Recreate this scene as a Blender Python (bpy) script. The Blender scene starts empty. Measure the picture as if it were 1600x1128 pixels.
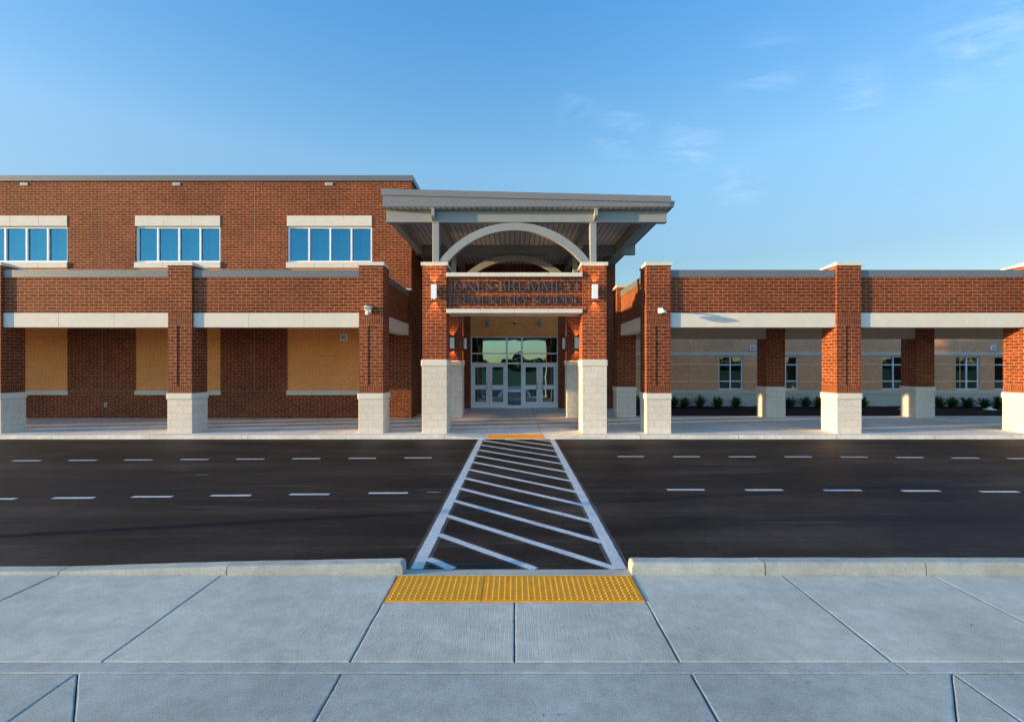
import bpy, bmesh, math, random
from mathutils import Vector, Matrix
random.seed(7)
R = math.radians
sc = bpy.context.scene

# ------------------------------------------------------------------ camera, sky, sun, exposure
EYE = 2.226                       # eye height above the far pavement
FOC = 750.0                       # focal length in photograph pixels (1600 wide)
cam_d = bpy.data.cameras.new('camera'); cam = bpy.data.objects.new('camera', cam_d)
sc.collection.objects.link(cam); sc.camera = cam
cam.location = (0, 0, EYE); cam.rotation_euler = (R(90), 0, 0)
cam_d.sensor_width = 36; cam_d.lens = FOC/1600*36
cam_d.shift_x = -4/1600; cam_d.shift_y = 5/1600
cam_d.clip_start = 0.05; cam_d.clip_end = 3000

SUN_EL, SUN_AZ = 5.5, 10.67       # elevation; angle of the light off the facade plane
to_sun = Vector((-math.cos(R(SUN_AZ))*math.cos(R(SUN_EL)), -math.sin(R(SUN_AZ))*math.cos(R(SUN_EL)), math.sin(R(SUN_EL))))
SKY_TINT = [(0, (.55, .50, .46)), (.2, (.70, .61, .55)), (.37, (1.0, .95, .84)), (.6, (.62, .96, 1.05)), (1.0, (1.05, 1.5, 1.65))]
REAR_FILL_TINT = [(0, (1.10, 1.15, 1.25)), (.2, (1.25, 1.30, 1.35)), (.5, (1.2, 1.32, 1.35)), (.75, (1.0, 1.35, 1.45)), (1.0, (1.05, 1.5, 1.65))]
w = bpy.data.worlds.new('World'); sc.world = w; w.use_nodes = True
nt = w.node_tree; nt.nodes.clear()
def wn(t, **k):
    n = nt.nodes.new(t)
    for a, b in k.items(): setattr(n, a, b)
    return n
sky = wn('ShaderNodeTexSky', sky_type='NISHITA', sun_disc=False, sun_elevation=R(SUN_EL),
         sun_rotation=math.atan2(to_sun.x, to_sun.y), altitude=0, air_density=1.0, dust_density=0.3, ozone_density=3.0)
hsv = wn('ShaderNodeHueSaturation'); hsv.inputs['Saturation'].default_value = 1.0; hsv.inputs['Value'].default_value = 1.0
mul = wn('ShaderNodeMix', data_type='RGBA', blend_type='MULTIPLY'); mul.inputs[0].default_value = 1
mul.inputs[7].default_value = (1.0, 1.0, 1.0, 1)
nt.links.new(sky.outputs[0], hsv.inputs['Color']); nt.links.new(hsv.outputs[0], mul.inputs[6])
tc0 = wn('ShaderNodeTexCoord'); sep0 = wn('ShaderNodeSeparateXYZ'); nt.links.new(tc0.outputs['Generated'], sep0.inputs[0])
elr = wn('ShaderNodeValToRGB'); els = elr.color_ramp.elements     # colour of the clear air by elevation, raised overhead as fill
for k_ in range(3): els.new(.5)
for el_, (p_, c_) in zip(els, SKY_TINT): el_.position = p_; el_.color = (*[v_/2 for v_ in c_], 1)
nt.links.new(sep0.outputs[2], elr.inputs[0])
x2 = wn('ShaderNodeMix', data_type='RGBA', blend_type='MULTIPLY'); x2.inputs[0].default_value = 1; x2.inputs[7].default_value = (2, 2, 2, 1)
elb = wn('ShaderNodeValToRGB'); elsb = elb.color_ramp.elements     # sky behind the camera, raised low down to fill the shaded fronts
for k_ in range(3): elsb.new(.5)
for el_, (p_, c_) in zip(elsb, REAR_FILL_TINT): el_.position = p_; el_.color = (*[v_/2 for v_ in c_], 1)
nt.links.new(sep0.outputs[2], elb.inputs[0])
az_ = wn('ShaderNodeMapRange', interpolation_type='SMOOTHSTEP'); az_.inputs[1].default_value = .15; az_.inputs[2].default_value = -.35; nt.links.new(sep0.outputs[1], az_.inputs[0])
mxt = wn('ShaderNodeMix', data_type='RGBA'); nt.links.new(az_.outputs[0], mxt.inputs[0]); nt.links.new(elr.outputs[0], mxt.inputs[6]); nt.links.new(elb.outputs[0], mxt.inputs[7])
xx_ = wn('ShaderNodeMath', operation='ABSOLUTE'); nt.links.new(sep0.outputs[0], xx_.inputs[0])
xr_ = wn('ShaderNodeMapRange', interpolation_type='SMOOTHSTEP'); xr_.inputs[1].default_value = .15; xr_.inputs[2].default_value = .75; nt.links.new(xx_.outputs[0], xr_.inputs[0])
sd_ = wn('ShaderNodeMix', data_type='RGBA', blend_type='MULTIPLY'); nt.links.new(xr_.outputs[0], sd_.inputs[0]); nt.links.new(mxt.outputs[2], sd_.inputs[6]); sd_.inputs[7].default_value = (.93, .87, .87, 1)
nt.links.new(sd_.outputs[2], x2.inputs[6]); nt.links.new(x2.outputs[2], mul.inputs[7])
# thin high cirrus, fixed in the sky by direction
tc = wn('ShaderNodeTexCoord'); sep = wn('ShaderNodeSeparateXYZ'); nt.links.new(tc.outputs['Generated'], sep.inputs[0])
zmax = wn('ShaderNodeMath', operation='MAXIMUM'); zmax.inputs[1].default_value = 0.04; nt.links.new(sep.outputs[2], zmax.inputs[0])
dx = wn('ShaderNodeMath', operation='DIVIDE'); dy = wn('ShaderNodeMath', operation='DIVIDE')
nt.links.new(sep.outputs[0], dx.inputs[0]); nt.links.new(zmax.outputs[0], dx.inputs[1])
nt.links.new(sep.outputs[1], dy.inputs[0]); nt.links.new(zmax.outputs[0], dy.inputs[1])
cmb = wn('ShaderNodeCombineXYZ'); nt.links.new(dx.outputs[0], cmb.inputs[0]); nt.links.new(dy.outputs[0], cmb.inputs[1])
mp = wn('ShaderNodeMapping'); mp.inputs['Rotation'].default_value = (0, 0, R(-35)); mp.inputs['Scale'].default_value = (1.0, 1.7, 1)
nt.links.new(cmb.outputs[0], mp.inputs[0])
nz = wn('ShaderNodeTexNoise'); nz.inputs['Scale'].default_value = 3.2; nz.inputs['Detail'].default_value = 9; nz.inputs['Roughness'].default_value = .62; nz.inputs['Distortion'].default_value = .6
nt.links.new(mp.outputs[0], nz.inputs['Vector'])
nz2 = wn('ShaderNodeTexNoise'); nz2.inputs['Scale'].default_value = .75; nz2.inputs['Detail'].default_value = 2
nt.links.new(cmb.outputs[0], nz2.inputs['Vector'])
r1 = wn('ShaderNodeMapRange'); r1.inputs[1].default_value = .45; r1.inputs[2].default_value = .78
nt.links.new(nz.outputs[0], r1.inputs[0])
nrm = wn('ShaderNodeVectorMath', operation='NORMALIZE'); nt.links.new(tc.outputs['Generated'], nrm.inputs[0])
msum = None                                    # wisps stand in a few directions of the sky
for dx_, dz_, rad_, st_ in ((.22, .485, .07, .9), (.365, .455, .07, 1), (.52, .615, .08, .9), (.71, .565, .06, .8), (.98, .69, .10, 1.1), (.47, .37, .06, .7), (.13, .54, .06, .5)):
    d_ = Vector((dx_, 1, dz_)).normalized()
    vd = wn('ShaderNodeVectorMath', operation='DISTANCE'); nt.links.new(nrm.outputs[0], vd.inputs[0]); vd.inputs[1].default_value = d_
    mr_ = wn('ShaderNodeMapRange', interpolation_type='SMOOTHSTEP'); mr_.inputs[1].default_value = rad_; mr_.inputs[2].default_value = 0; mr_.inputs[4].default_value = st_
    nt.links.new(vd.outputs['Value'], mr_.inputs[0])
    if msum is None: msum = mr_.outputs[0]
    else:
        ad_ = wn('ShaderNodeMath', operation='ADD'); nt.links.new(msum, ad_.inputs[0]); nt.links.new(mr_.outputs[0], ad_.inputs[1]); msum = ad_.outputs[0]
cm = wn('ShaderNodeMath', operation='MULTIPLY'); nt.links.new(r1.outputs[0], cm.inputs[0]); nt.links.new(msum, cm.inputs[1])
cm3 = wn('ShaderNodeMath', operation='MULTIPLY', use_clamp=True); nt.links.new(cm.outputs[0], cm3.inputs[0]); cm3.inputs[1].default_value = .15
mixc = wn('ShaderNodeMix', data_type='RGBA'); nt.links.new(cm3.outputs[0], mixc.inputs[0]); nt.links.new(mul.outputs[2], mixc.inputs[6])
CLOUD = mixc.inputs[7]; CLOUD.default_value = (3.2, 3.2, 3.4, 1)
bg = wn('ShaderNodeBackground'); bg.inputs[1].default_value = .15
out = wn('ShaderNodeOutputWorld'); nt.links.new(mixc.outputs[2], bg.inputs[0]); nt.links.new(bg.outputs[0], out.inputs[0])

sun_d = bpy.data.lights.new('sun', 'SUN'); sun = bpy.data.objects.new('sun', sun_d); sc.collection.objects.link(sun)
sun_d.energy = 2.7; sun_d.angle = R(.5); sun_d.color = (1.0, .72, .33)
sun.rotation_euler = to_sun.to_track_quat('Z', 'Y').to_euler(); sun.location = to_sun*60
sc.view_settings.view_transform = 'Standard'; sc.view_settings.look = 'None'
sc.view_settings.exposure = 2.0; sc.view_settings.gamma = 1.0

# ------------------------------------------------------------------ helpers
def X(px, D): return (px-804)/FOC*D          # survey of the photograph into metres at a known distance D
def Z(py, D): return EYE-(py-569)/FOC*D

def tag(o, label=None, cat=None, group=None, kind=None):
    if label: o['label'] = label
    if cat: o['category'] = cat
    if group: o['group'] = group
    if kind: o['kind'] = kind
    return o
def empty(name, loc, label, cat, group=None, rz=0):
    o = bpy.data.objects.new(name, None); sc.collection.objects.link(o); o.empty_display_size = .2
    o.location = loc; o.rotation_euler = (0, 0, rz); tag(o, label, cat, group); return o

class MB:
    """collects shapes in metres; UVs are box-projected in metres so coursing runs true"""
    def __init__(s): s.bm = bmesh.new()
    def add(s, verts, faces):
        vs = [s.bm.verts.new(v) for v in verts]; fs = []
        for f in faces:
            try: fs.append(s.bm.faces.new([vs[i] for i in f]))
            except ValueError: pass
        return vs, fs
    def box(s, x0, x1, y0, y1, z0, z1, bev=0, seg=2):
        t = bmesh.new()
        bmesh.ops.create_cube(t, size=1)
        for v in t.verts: v.co = Vector(((x0+x1)/2+v.co.x*(x1-x0), (y0+y1)/2+v.co.y*(y1-y0), (z0+z1)/2+v.co.z*(z1-z0)))
        if bev: bmesh.ops.bevel(t, geom=t.edges[:], offset=bev, segments=seg, profile=.5, affect='EDGES')
        s.join(t); return s
    def join(s, t):
        t.verts.index_update()
        vs = [s.bm.verts.new(v.co) for v in t.verts]
        for f in t.faces: s.bm.faces.new([vs[v.index] for v in f.verts])
        t.free()
    def prism(s, pts, axis, a, b):
        """polygon pts in the other two axes, extruded from a to b along axis"""
        def P(p, c): return {'x': (c, p[0], p[1]), 'y': (p[0], c, p[1]), 'z': (p[0], p[1], c)}[axis]
        n = len(pts)
        s.add([P(p, a) for p in pts]+[P(p, b) for p in pts],
              [tuple(range(n)), tuple(range(2*n-1, n-1, -1))]+[(i, i+n, (i+1) % n+n, (i+1) % n) for i in range(n)])
        return s
    def tube(s, pts, r, n=10, caps=True):
        pts = [Vector(p) for p in pts]; rr = r if isinstance(r, (list, tuple)) else [r]*len(pts)
        rings = []
        for i, p in enumerate(pts):
            d = (pts[min(i+1, len(pts)-1)]-pts[max(i-1, 0)]).normalized()
            up = Vector((0, 0, 1)) if abs(d.z) < .9 else Vector((1, 0, 0))
            u = d.cross(up).normalized(); v = d.cross(u)
            rings.append([s.bm.verts.new(p+(u*math.cos(2*math.pi*k/n)+v*math.sin(2*math.pi*k/n))*rr[i]) for k in range(n)])
        for a, b in zip(rings, rings[1:]):
            for k in range(n): s.bm.faces.new((a[k], a[(k+1) % n], b[(k+1) % n], b[k])).smooth = True
        if caps: s.bm.faces.new(rings[0][::-1]); s.bm.faces.new(rings[-1])
        return s
    def lathe(s, prof, c, n=20):
        """prof of (r, z) about the vertical through c"""
        rings = [[s.bm.verts.new((c[0]+r*math.cos(2*math.pi*k/n), c[1]+r*math.sin(2*math.pi*k/n), c[2]+z)) for k in range(n)] for r, z in prof]
        for a, b in zip(rings, rings[1:]):
            for k in range(n): s.bm.faces.new((a[k], a[(k+1) % n], b[(k+1) % n], b[k])).smooth = True
        s.bm.faces.new(rings[0][::-1]); s.bm.faces.new(rings[-1]); return s
    def build(s, name, m, parent=None, world=True, nofix=False, flipuv=False):
        bm = s.bm
        if not nofix: bmesh.ops.recalc_face_normals(bm, faces=bm.faces[:])
        bm.normal_update()
        uv = bm.loops.layers.uv.new('UVMap')
        for f in bm.faces:
            n = f.normal
            ax = max(range(3), key=lambda i: abs(n[i]))
            for l in f.loops:
                c = l.vert.co
                l[uv].uv = ((c.y, c.z), (c.x, c.z), (c.x, c.y))[ax]
        me = bpy.data.meshes.new(name); bm.to_mesh(me); bm.free()
        o = bpy.data.objects.new(name, me); sc.collection.objects.link(o); me.materials.append(m)
        if parent:
            o.parent = parent
            if world:                                   # shapes were given in world metres
                q = parent; off = Vector((0, 0, 0))
                while q: off += q.location; q = q.parent
                me.transform(Matrix.Translation(-off))
        return o
def structure(mb, name, m): return tag(mb.build(name, m), kind='structure')
def part_of(root): return lambda mb, name, m, parent=None: mb.build(name, m, parent or root)
def copy_tree(o, parent=None):
    c = o.copy(); sc.collection.objects.link(c); c.parent = parent
    for ch in [k for k in o.children]: copy_tree(ch, c)
    return c

# ------------------------------------------------------------------ materials
def mat(name):
    m = bpy.data.materials.new(name); m.use_nodes = True; n = m.node_tree; n.nodes.clear()
    o = n.nodes.new('ShaderNodeOutputMaterial'); b = n.nodes.new('ShaderNodeBsdfPrincipled'); n.links.new(b.outputs[0], o.inputs[0])
    return m, n, b
def N(n, t, **k):
    q = n.nodes.new(t)
    for a, b in k.items():
        if a.startswith('i_'): q.inputs[a[2:].replace('_', ' ')].default_value = b
        else: setattr(q, a, b)
    return q
def rgb(c): return (c[0], c[1], c[2], 1)
def ramp(n, pairs):
    q = n.nodes.new('ShaderNodeValToRGB'); e = q.color_ramp.elements
    while len(e) < len(pairs): e.new(.5)
    for el, (p, c) in zip(e, pairs): el.position = p; el.color = rgb(c)
    return q
def noise_of(n, vec, scale, detail=5, rough=.6, stretch=None):
    q = N(n, 'ShaderNodeTexNoise', i_Scale=scale, i_Detail=detail, i_Roughness=rough)
    if stretch:
        mpp = N(n, 'ShaderNodeMapping', i_Scale=stretch); n.links.new(vec, mpp.inputs[0]); vec = mpp.outputs[0]
    n.links.new(vec, q.inputs['Vector']); return q
def mixrgb(n, blend, fac, a, b):
    q = n.nodes.new('ShaderNodeMix'); q.data_type = 'RGBA'; q.blend_type = blend
    for i, v in ((0, fac), (6, a), (7, b)):
        if hasattr(v, 'is_output'): n.links.new(v, q.inputs[i])
        else: q.inputs[i].default_value = rgb(v) if isinstance(v, (tuple, list)) else v
    return q.outputs[2]
def brick_mat(name, c1, c2, mortar, bw, rh, ms, rough=.85, offset=.5, bump=.25, vary=.35, shift=(0, 0), mottle=.35):
    m, n, b = mat(name)
    uv = N(n, 'ShaderNodeUVMap', uv_map='UVMap')
    mpp = N(n, 'ShaderNodeMapping', i_Location=(shift[0], shift[1], 0)); n.links.new(uv.outputs[0], mpp.inputs[0])
    br = N(n, 'ShaderNodeTexBrick', offset=offset, offset_frequency=2, squash=1, i_Scale=1, i_Mortar_Size=ms, i_Mortar_Smooth=.15, i_Bias=0)
    br.inputs['Brick Width'].default_value = bw; br.inputs['Row Height'].default_value = rh
    br.inputs['Color1'].default_value = rgb(c1); br.inputs['Color2'].default_value = rgb(c2); br.inputs['Mortar'].default_value = rgb(mortar)
    n.links.new(mpp.outputs[0], br.inputs['Vector'])
    geo = N(n, 'ShaderNodeNewGeometry')
    big = noise_of(n, geo.outputs['Position'], .35, 3); sm = noise_of(n, geo.outputs['Position'], 11, 6, .7)
    fine = noise_of(n, uv.outputs[0], 60, 3, .6, (2.0, .35, 1))
    rb = ramp(n, [(.38, (1-vary*.45,)*3), (.62, (1+vary*.3,)*3)]); n.links.new(big.outputs[0], rb.inputs[0])
    rs = ramp(n, [(.36, (1-mottle,)*3), (.64, (1+mottle*.6,)*3)]); n.links.new(sm.outputs[0], rs.inputs[0])
    rf = ramp(n, [(.3, (.82,)*3), (.7, (1.12,)*3)]); n.links.new(fine.outputs[0], rf.inputs[0])
    c = mixrgb(n, 'MULTIPLY', 1.0, br.outputs[0], rb.outputs[0]); c = mixrgb(n, 'MULTIPLY', 1.0, c, rs.outputs[0]); c = mixrgb(n, 'MULTIPLY', 1.0, c, rf.outputs[0])
    n.links.new(c, b.inputs['Base Color']); b.inputs['Roughness'].default_value = rough; b.inputs['Specular IOR Level'].default_value = .25
    inv = N(n, 'ShaderNodeMath', operation='SUBTRACT'); inv.inputs[0].default_value = 1; n.links.new(br.outputs['Fac'], inv.inputs[1])
    ad = N(n, 'ShaderNodeMath', operation='MULTIPLY_ADD'); n.links.new(sm.outputs[0], ad.inputs[0]); ad.inputs[1].default_value = .25; n.links.new(inv.outputs[0], ad.inputs[2])
    bp = N(n, 'ShaderNodeBump', i_Strength=bump, i_Distance=.006); n.links.new(ad.outputs[0], bp.inputs['Height']); n.links.new(bp.outputs[0], b.inputs['Normal'])
    return m
def plain(name, col, rough=.6, metal=0, vary=.12, scale=3, spec=.4, bump=0, bscale=60):
    m, n, b = mat(name); geo = N(n, 'ShaderNodeNewGeometry')
    q = noise_of(n, geo.outputs['Position'], scale, 6, .65)
    rp = ramp(n, [(.25, tuple(x*(1-vary) for x in col)), (.75, tuple(min(1, x*(1+vary)) for x in col))]); n.links.new(q.outputs[0], rp.inputs[0])
    n.links.new(rp.outputs[0], b.inputs['Base Color']); b.inputs['Roughness'].default_value = rough; b.inputs['Metallic'].default_value = metal
    b.inputs['Specular IOR Level'].default_value = spec
    if bump:
        q2 = noise_of(n, geo.outputs['Position'], bscale, 5, .7)
        bp = N(n, 'ShaderNodeBump', i_Strength=bump, i_Distance=.004); n.links.new(q2.outputs[0], bp.inputs['Height']); n.links.new(bp.outputs[0], b.inputs['Normal'])
    return m

ROW, BW = .1046, .2995
BR1, BR2, MORT = (.23, .045, .014), (.140, .028, .010), (.45, .235, .125)
red = brick_mat('red_brick', BR1, BR2, MORT, BW, ROW, .0075)
sold = brick_mat('red_soldier_brick', BR1, BR2, (.36, .20, .12), .0575, .218, .005, offset=0, shift=(0, .0))
lit_red = brick_mat('red_brick_lit', (.30, .056, .016), (.19, .034, .010), (.55, .26, .13), BW, ROW, .0075)  # brighter, redder copy of the red brick; the entrance's lit look put into colour
yel = brick_mat('yellow_brick', (.92, .38, .12), (.86, .35, .11), (.54, .22, .07), BW, ROW, .006, vary=.15, mottle=.12)
tan = brick_mat('tan_brick', (.94, .46, .24), (.84, .39, .19), (.52, .30, .18), .20, .0675, .007, vary=.2, mottle=.15)
block = brick_mat('split_face_block', (.72, .64, .54), (.68, .60, .505), (.46, .40, .33), .41, .2175, .0045, vary=.15, bump=.3, mottle=.10)
cast = plain('cast_stone', (.68, .62, .53), .85, vary=.06, scale=2.5, bump=.12, bscale=90)
castj = brick_mat('cast_stone_panels', (.66, .60, .51), (.64, .58, .49), (.35, .31, .26), 1.8, 40, .006, offset=0, vary=.12, mottle=.06, bump=.1)
coping_m = plain('grey_metal_coping', (.135, .142, .155), .42, .0, .05, 1.2, .5)
steel = plain('painted_grey_steel', (.27, .275, .27), .45, 0, .05, 2, .5)
fascia_m = plain('dark_grey_fascia', (.19, .186, .19), .45, 0, .05, .8, .5)
white = plain('white_aluminium', (.86, .86, .87), .4, 0, .03, 2, .5)
ceil_m = plain('walkway_ceiling', (.72, .68, .62), .8, 0, .05, 1)
tanbeam = plain('tan_beam', (.42, .34, .26), .7, 0, .06, 1.5)
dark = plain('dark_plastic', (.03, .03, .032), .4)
letter_m = plain('blue_grey_letter_metal', (.058, .078, .098), .5, .0, .05, 3, .5)
pole_m = plain('bronze_pole', (.06, .05, .045), .5)
roofm = plain('roof_membrane', (.5, .5, .48), .8)
seal = plain('sealant', (.36, .20, .13), .8)
leaf_litter = plain('dry_leaf', (.10, .05, .025), .8)

def soffit_mat():
    m, n, b = mat('ribbed_soffit'); uv = N(n, 'ShaderNodeUVMap', uv_map='UVMap'); sp = N(n, 'ShaderNodeSeparateXYZ'); n.links.new(uv.outputs[0], sp.inputs[0])
    q = N(n, 'ShaderNodeMath', operation='DIVIDE'); q.inputs[1].default_value = .2; n.links.new(sp.outputs[0], q.inputs[0])
    f = N(n, 'ShaderNodeMath', operation='FRACT'); n.links.new(q.outputs[0], f.inputs[0])
    rp = ramp(n, [(0, (.04, .036, .033)), (.13, (.04, .036, .033)), (.17, (.46, .46, .47)), (1, (.44, .44, .45))]); n.links.new(f.outputs[0], rp.inputs[0])
    n.links.new(rp.outputs[0], b.inputs['Base Color']); b.inputs['Roughness'].default_value = .55; return m
soffit = soffit_mat()

def glass_mat(name, body, refl, fac, wav=.02, tint=None):
    m = bpy.data.materials.new(name); m.use_nodes = True; n = m.node_tree; n.nodes.clear()
    o = n.nodes.new('ShaderNodeOutputMaterial'); d = N(n, 'ShaderNodeBsdfDiffuse'); d.inputs[0].default_value = rgb(body)
    g = N(n, 'ShaderNodeBsdfGlossy'); g.inputs[0].default_value = rgb(refl); g.inputs['Roughness'].default_value = .01
    lw = N(n, 'ShaderNodeLayerWeight', i_Blend=.3); mr = N(n, 'ShaderNodeMapRange'); mr.inputs[3].default_value = fac; mr.inputs[4].default_value = 1
    n.links.new(lw.outputs['Fresnel'], mr.inputs[0])
    mx = N(n, 'ShaderNodeMixShader'); n.links.new(mr.outputs[0], mx.inputs[0]); n.links.new(d.outputs[0], mx.inputs[1]); n.links.new(g.outputs[0], mx.inputs[2])
    geo = N(n, 'ShaderNodeNewGeometry'); q = noise_of(n, geo.outputs['Position'], 1.6, 1, .4)
    bp = N(n, 'ShaderNodeBump', i_Strength=1, i_Distance=wav); n.links.new(q.outputs[0], bp.inputs['Height']); n.links.new(bp.outputs[0], g.inputs['Normal'])
    n.links.new(mx.outputs[0], o.inputs[0]); return m
sky_glass = glass_mat('tinted_window_glass', (.008, .05, .085), (.10, .32, .41), .42, .001)
door_glass = glass_mat('door_glass', (.010, .014, .013), (.48, .72, .82), .32, .003)
wing_glass = glass_mat('wing_window_glass', (.006, .009, .012), (.45, .62, .6), .22, .002)

def concrete(name, base, broom=0., panels=None, warm=0):
    m, n, b = mat(name); geo = N(n, 'ShaderNodeNewGeometry'); P = geo.outputs['Position']
    big = noise_of(n, P, .7, 5, .6, (1, .6, 1)); med = noise_of(n, P, 7, 8, .75); fine = noise_of(n, P, 120, 4, .8)
    st = noise_of(n, P, 1.3, 6, .65, (1.0, 3.0, 1))
    r0 = ramp(n, [(.36, tuple(x*.88 for x in base)), (.62, tuple(x*1.08 for x in base))]); n.links.new(big.outputs[0], r0.inputs[0])
    ra = ramp(n, [(.4, (.90,)*3), (.6, (1.07,)*3)]); n.links.new(med.outputs[0], ra.inputs[0])
    rb_ = ramp(n, [(.37, (.58,)*3), (.47, (1,)*3), (.62, (1.18,)*3)]); n.links.new(fine.outputs[0], rb_.inputs[0])
    rc = ramp(n, [(.36, (.93,)*3), (.52, (1.0,)*3), (.66, (1.06,)*3)]); n.links.new(st.outputs[0], rc.inputs[0])
    c = mixrgb(n, 'MULTIPLY', 1.0, r0.outputs[0], ra.outputs[0]); c = mixrgb(n, 'MULTIPLY', 1.0, c, rb_.outputs[0]); c = mixrgb(n, 'MULTIPLY', 1.0, c, rc.outputs[0])
    if panels:
        br = N(n, 'ShaderNodeTexBrick', offset=0, i_Scale=1, i_Mortar_Size=.007, i_Mortar_Smooth=.2)
        br.inputs['Brick Width'].default_value = panels[0]; br.inputs['Row Height'].default_value = panels[1]
        br.inputs['Color1'].default_value = (1, 1, 1, 1); br.inputs['Color2'].default_value = (.95, .95, .95, 1); br.inputs['Mortar'].default_value = (.25, .25, .25, 1)
        mpp = N(n, 'ShaderNodeMapping', i_Location=(panels[2], panels[3], 0)); n.links.new(P, mpp.inputs[0]); n.links.new(mpp.outputs[0], br.inputs['Vector'])
        c = mixrgb(n, 'MULTIPLY', 1.0, c, br.outputs[0])
    n.links.new(c, b.inputs['Base Color']); b.inputs['Roughness'].default_value = .85; b.inputs['Specular IOR Level'].default_value = .3
    ln = noise_of(n, P, 1, 4, .6, (150, 3, 1))
    a1 = N(n, 'ShaderNodeMath', operation='MULTIPLY'); n.links.new(ln.outputs[0], a1.inputs[0]); a1.inputs[1].default_value = broom
    a2 = N(n, 'ShaderNodeMath', operation='ADD'); n.links.new(a1.outputs[0], a2.inputs[0]); n.links.new(fine.outputs[0], a2.inputs[1])
    bp = N(n, 'ShaderNodeBump', i_Strength=.8, i_Distance=.006); n.links.new(a2.outputs[0], bp.inputs['Height']); n.links.new(bp.outputs[0], b.inputs['Normal'])
    return m
conc_broom = concrete('broomed_concrete', (.43, .45, .415), 1.2)
conc_old = concrete('smooth_concrete', (.35, .38, .36), .35)
conc_kerb = concrete('kerb_concrete', (.37, .385, .35), .0)
conc_far = concrete('far_pavement_concrete', (.74, .67, .58), .2, (3.075, 3.2, -.87, 1.1))
groove = plain('joint_dark', (.05, .055, .06), .9)

def asphalt_mat():
    m, n, b = mat('asphalt'); geo = N(n, 'ShaderNodeNewGeometry'); P = geo.outputs['Position']
    streak = noise_of(n, P, .55, 6, .6, (.16, 2.2, 1)); patch = noise_of(n, P, .35, 5, .6); fine = noise_of(n, P, 75, 5, .85); med = noise_of(n, P, 9, 6, .7)
    r0 = ramp(n, [(.38, (.0115, .0070, .0045)), (.5, (.0195, .0123, .0082)), (.62, (.036, .0245, .0175))]); n.links.new(streak.outputs[0], r0.inputs[0])
    r1_ = ramp(n, [(.41, (.62,)*3), (.59, (1.42,)*3)]); n.links.new(patch.outputs[0], r1_.inputs[0])
    r2_ = ramp(n, [(.36, (.45,)*3), (.5, (1,)*3), (.63, (2.1,)*3)]); n.links.new(fine.outputs[0], r2_.inputs[0])
    r3_ = ramp(n, [(.4, (.85,)*3), (.6, (1.15,)*3)]); n.links.new(med.outputs[0], r3_.inputs[0])
    c = mixrgb(n, 'MULTIPLY', 1.0, r0.outputs[0], r1_.outputs[0]); c = mixrgb(n, 'MULTIPLY', 1.0, c, r2_.outputs[0]); c = mixrgb(n, 'MULTIPLY', 1.0, c, r3_.outputs[0])
    # pale scuffs dragged along the lanes
    sc1 = noise_of(n, P, 2.2, 7, .7, (.35, 3.2, 1)); rr = ramp(n, [(.61, (0, 0, 0)), (.70, (.5,)*3)]); n.links.new(sc1.outputs[0], rr.inputs[0])
    c = mixrgb(n, 'MIX', rr.outputs[0], c, (.10, .095, .09))
    for sc_, st2, lo_, hi_, col_, am_ in ((1.6, (.22, 5.5, 1), .565, .64, (.075, .066, .058), .55), (.9, (.12, 7, 1), .43, .36, (.006, .006, .008), .7)):
        q_ = noise_of(n, P, sc_, 8, .72, st2); rq = ramp(n, [(min(lo_, hi_), (0, 0, 0) if lo_ < hi_ else (am_,)*3), (max(lo_, hi_), (am_,)*3 if lo_ < hi_ else (0, 0, 0))])
        n.links.new(q_.outputs[0], rq.inputs[0]); c = mixrgb(n, 'MIX', rq.outputs[0], c, col_)
    v = N(n, 'ShaderNodeTexVoronoi', i_Scale=7.0); n.links.new(P, v.inputs['Vector'])
    rv = ramp(n, [(.0, (1, 1, 1)), (.035, (0, 0, 0))]); n.links.new(v.outputs['Distance'], rv.inputs[0])
    c = mixrgb(n, 'MIX', rv.outputs[0], c, (.16, .15, .14))
    n.links.new(c, b.inputs['Base Color']); b.inputs['Roughness'].default_value = .66; b.inputs['Specular IOR Level'].default_value = .20
    bp = N(n, 'ShaderNodeBump', i_Strength=.6, i_Distance=.006); n.links.new(fine.outputs[0], bp.inputs['Height']); n.links.new(bp.outputs[0], b.inputs['Normal'])
    return m
asphalt = asphalt_mat()
def paint_mat():
    m, n, b = mat('road_paint'); geo = N(n, 'ShaderNodeNewGeometry'); P = geo.outputs['Position']
    a = noise_of(n, P, 45, 5, .75); q = noise_of(n, P, 2.5, 5, .6)
    r0 = ramp(n, [(.30, (.10, .095, .09)), (.40, (.44, .44, .43)), (.50, (.60, .60, .59)), (.8, (.70, .70, .69))]); n.links.new(a.outputs[0], r0.inputs[0])
    r1_ = ramp(n, [(.3, (.82,)*3), (.7, (1.05,)*3)]); n.links.new(q.outputs[0], r1_.inputs[0])
    c = mixrgb(n, 'MULTIPLY', 1.0, r0.outputs[0], r1_.outputs[0]); n.links.new(c, b.inputs['Base Color']); b.inputs['Roughness'].default_value = .7
    bp = N(n, 'ShaderNodeBump', i_Strength=.4, i_Distance=.004); n.links.new(a.outputs[0], bp.inputs['Height']); n.links.new(bp.outputs[0], b.inputs['Normal'])
    return m
paint = paint_mat()
def spray_mat():
    m, n, b = mat('paint_overspray'); geo = N(n, 'ShaderNodeNewGeometry'); P = geo.outputs['Position']
    b.inputs['Base Color'].default_value = (.5, .5, .5, 1); b.inputs['Roughness'].default_value = .8
    q = noise_of(n, P, 170, 3, .8); r_ = ramp(n, [(.50, (0, 0, 0)), (.62, (.55,)*3)]); n.links.new(q.outputs[0], r_.inputs[0]); n.links.new(r_.outputs[0], b.inputs['Alpha'])
    return m
spray = spray_mat()
tactile_m = plain('yellow_tactile_plastic', (.80, .335, .03), .6, 0, .16, 9, .15)
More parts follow.
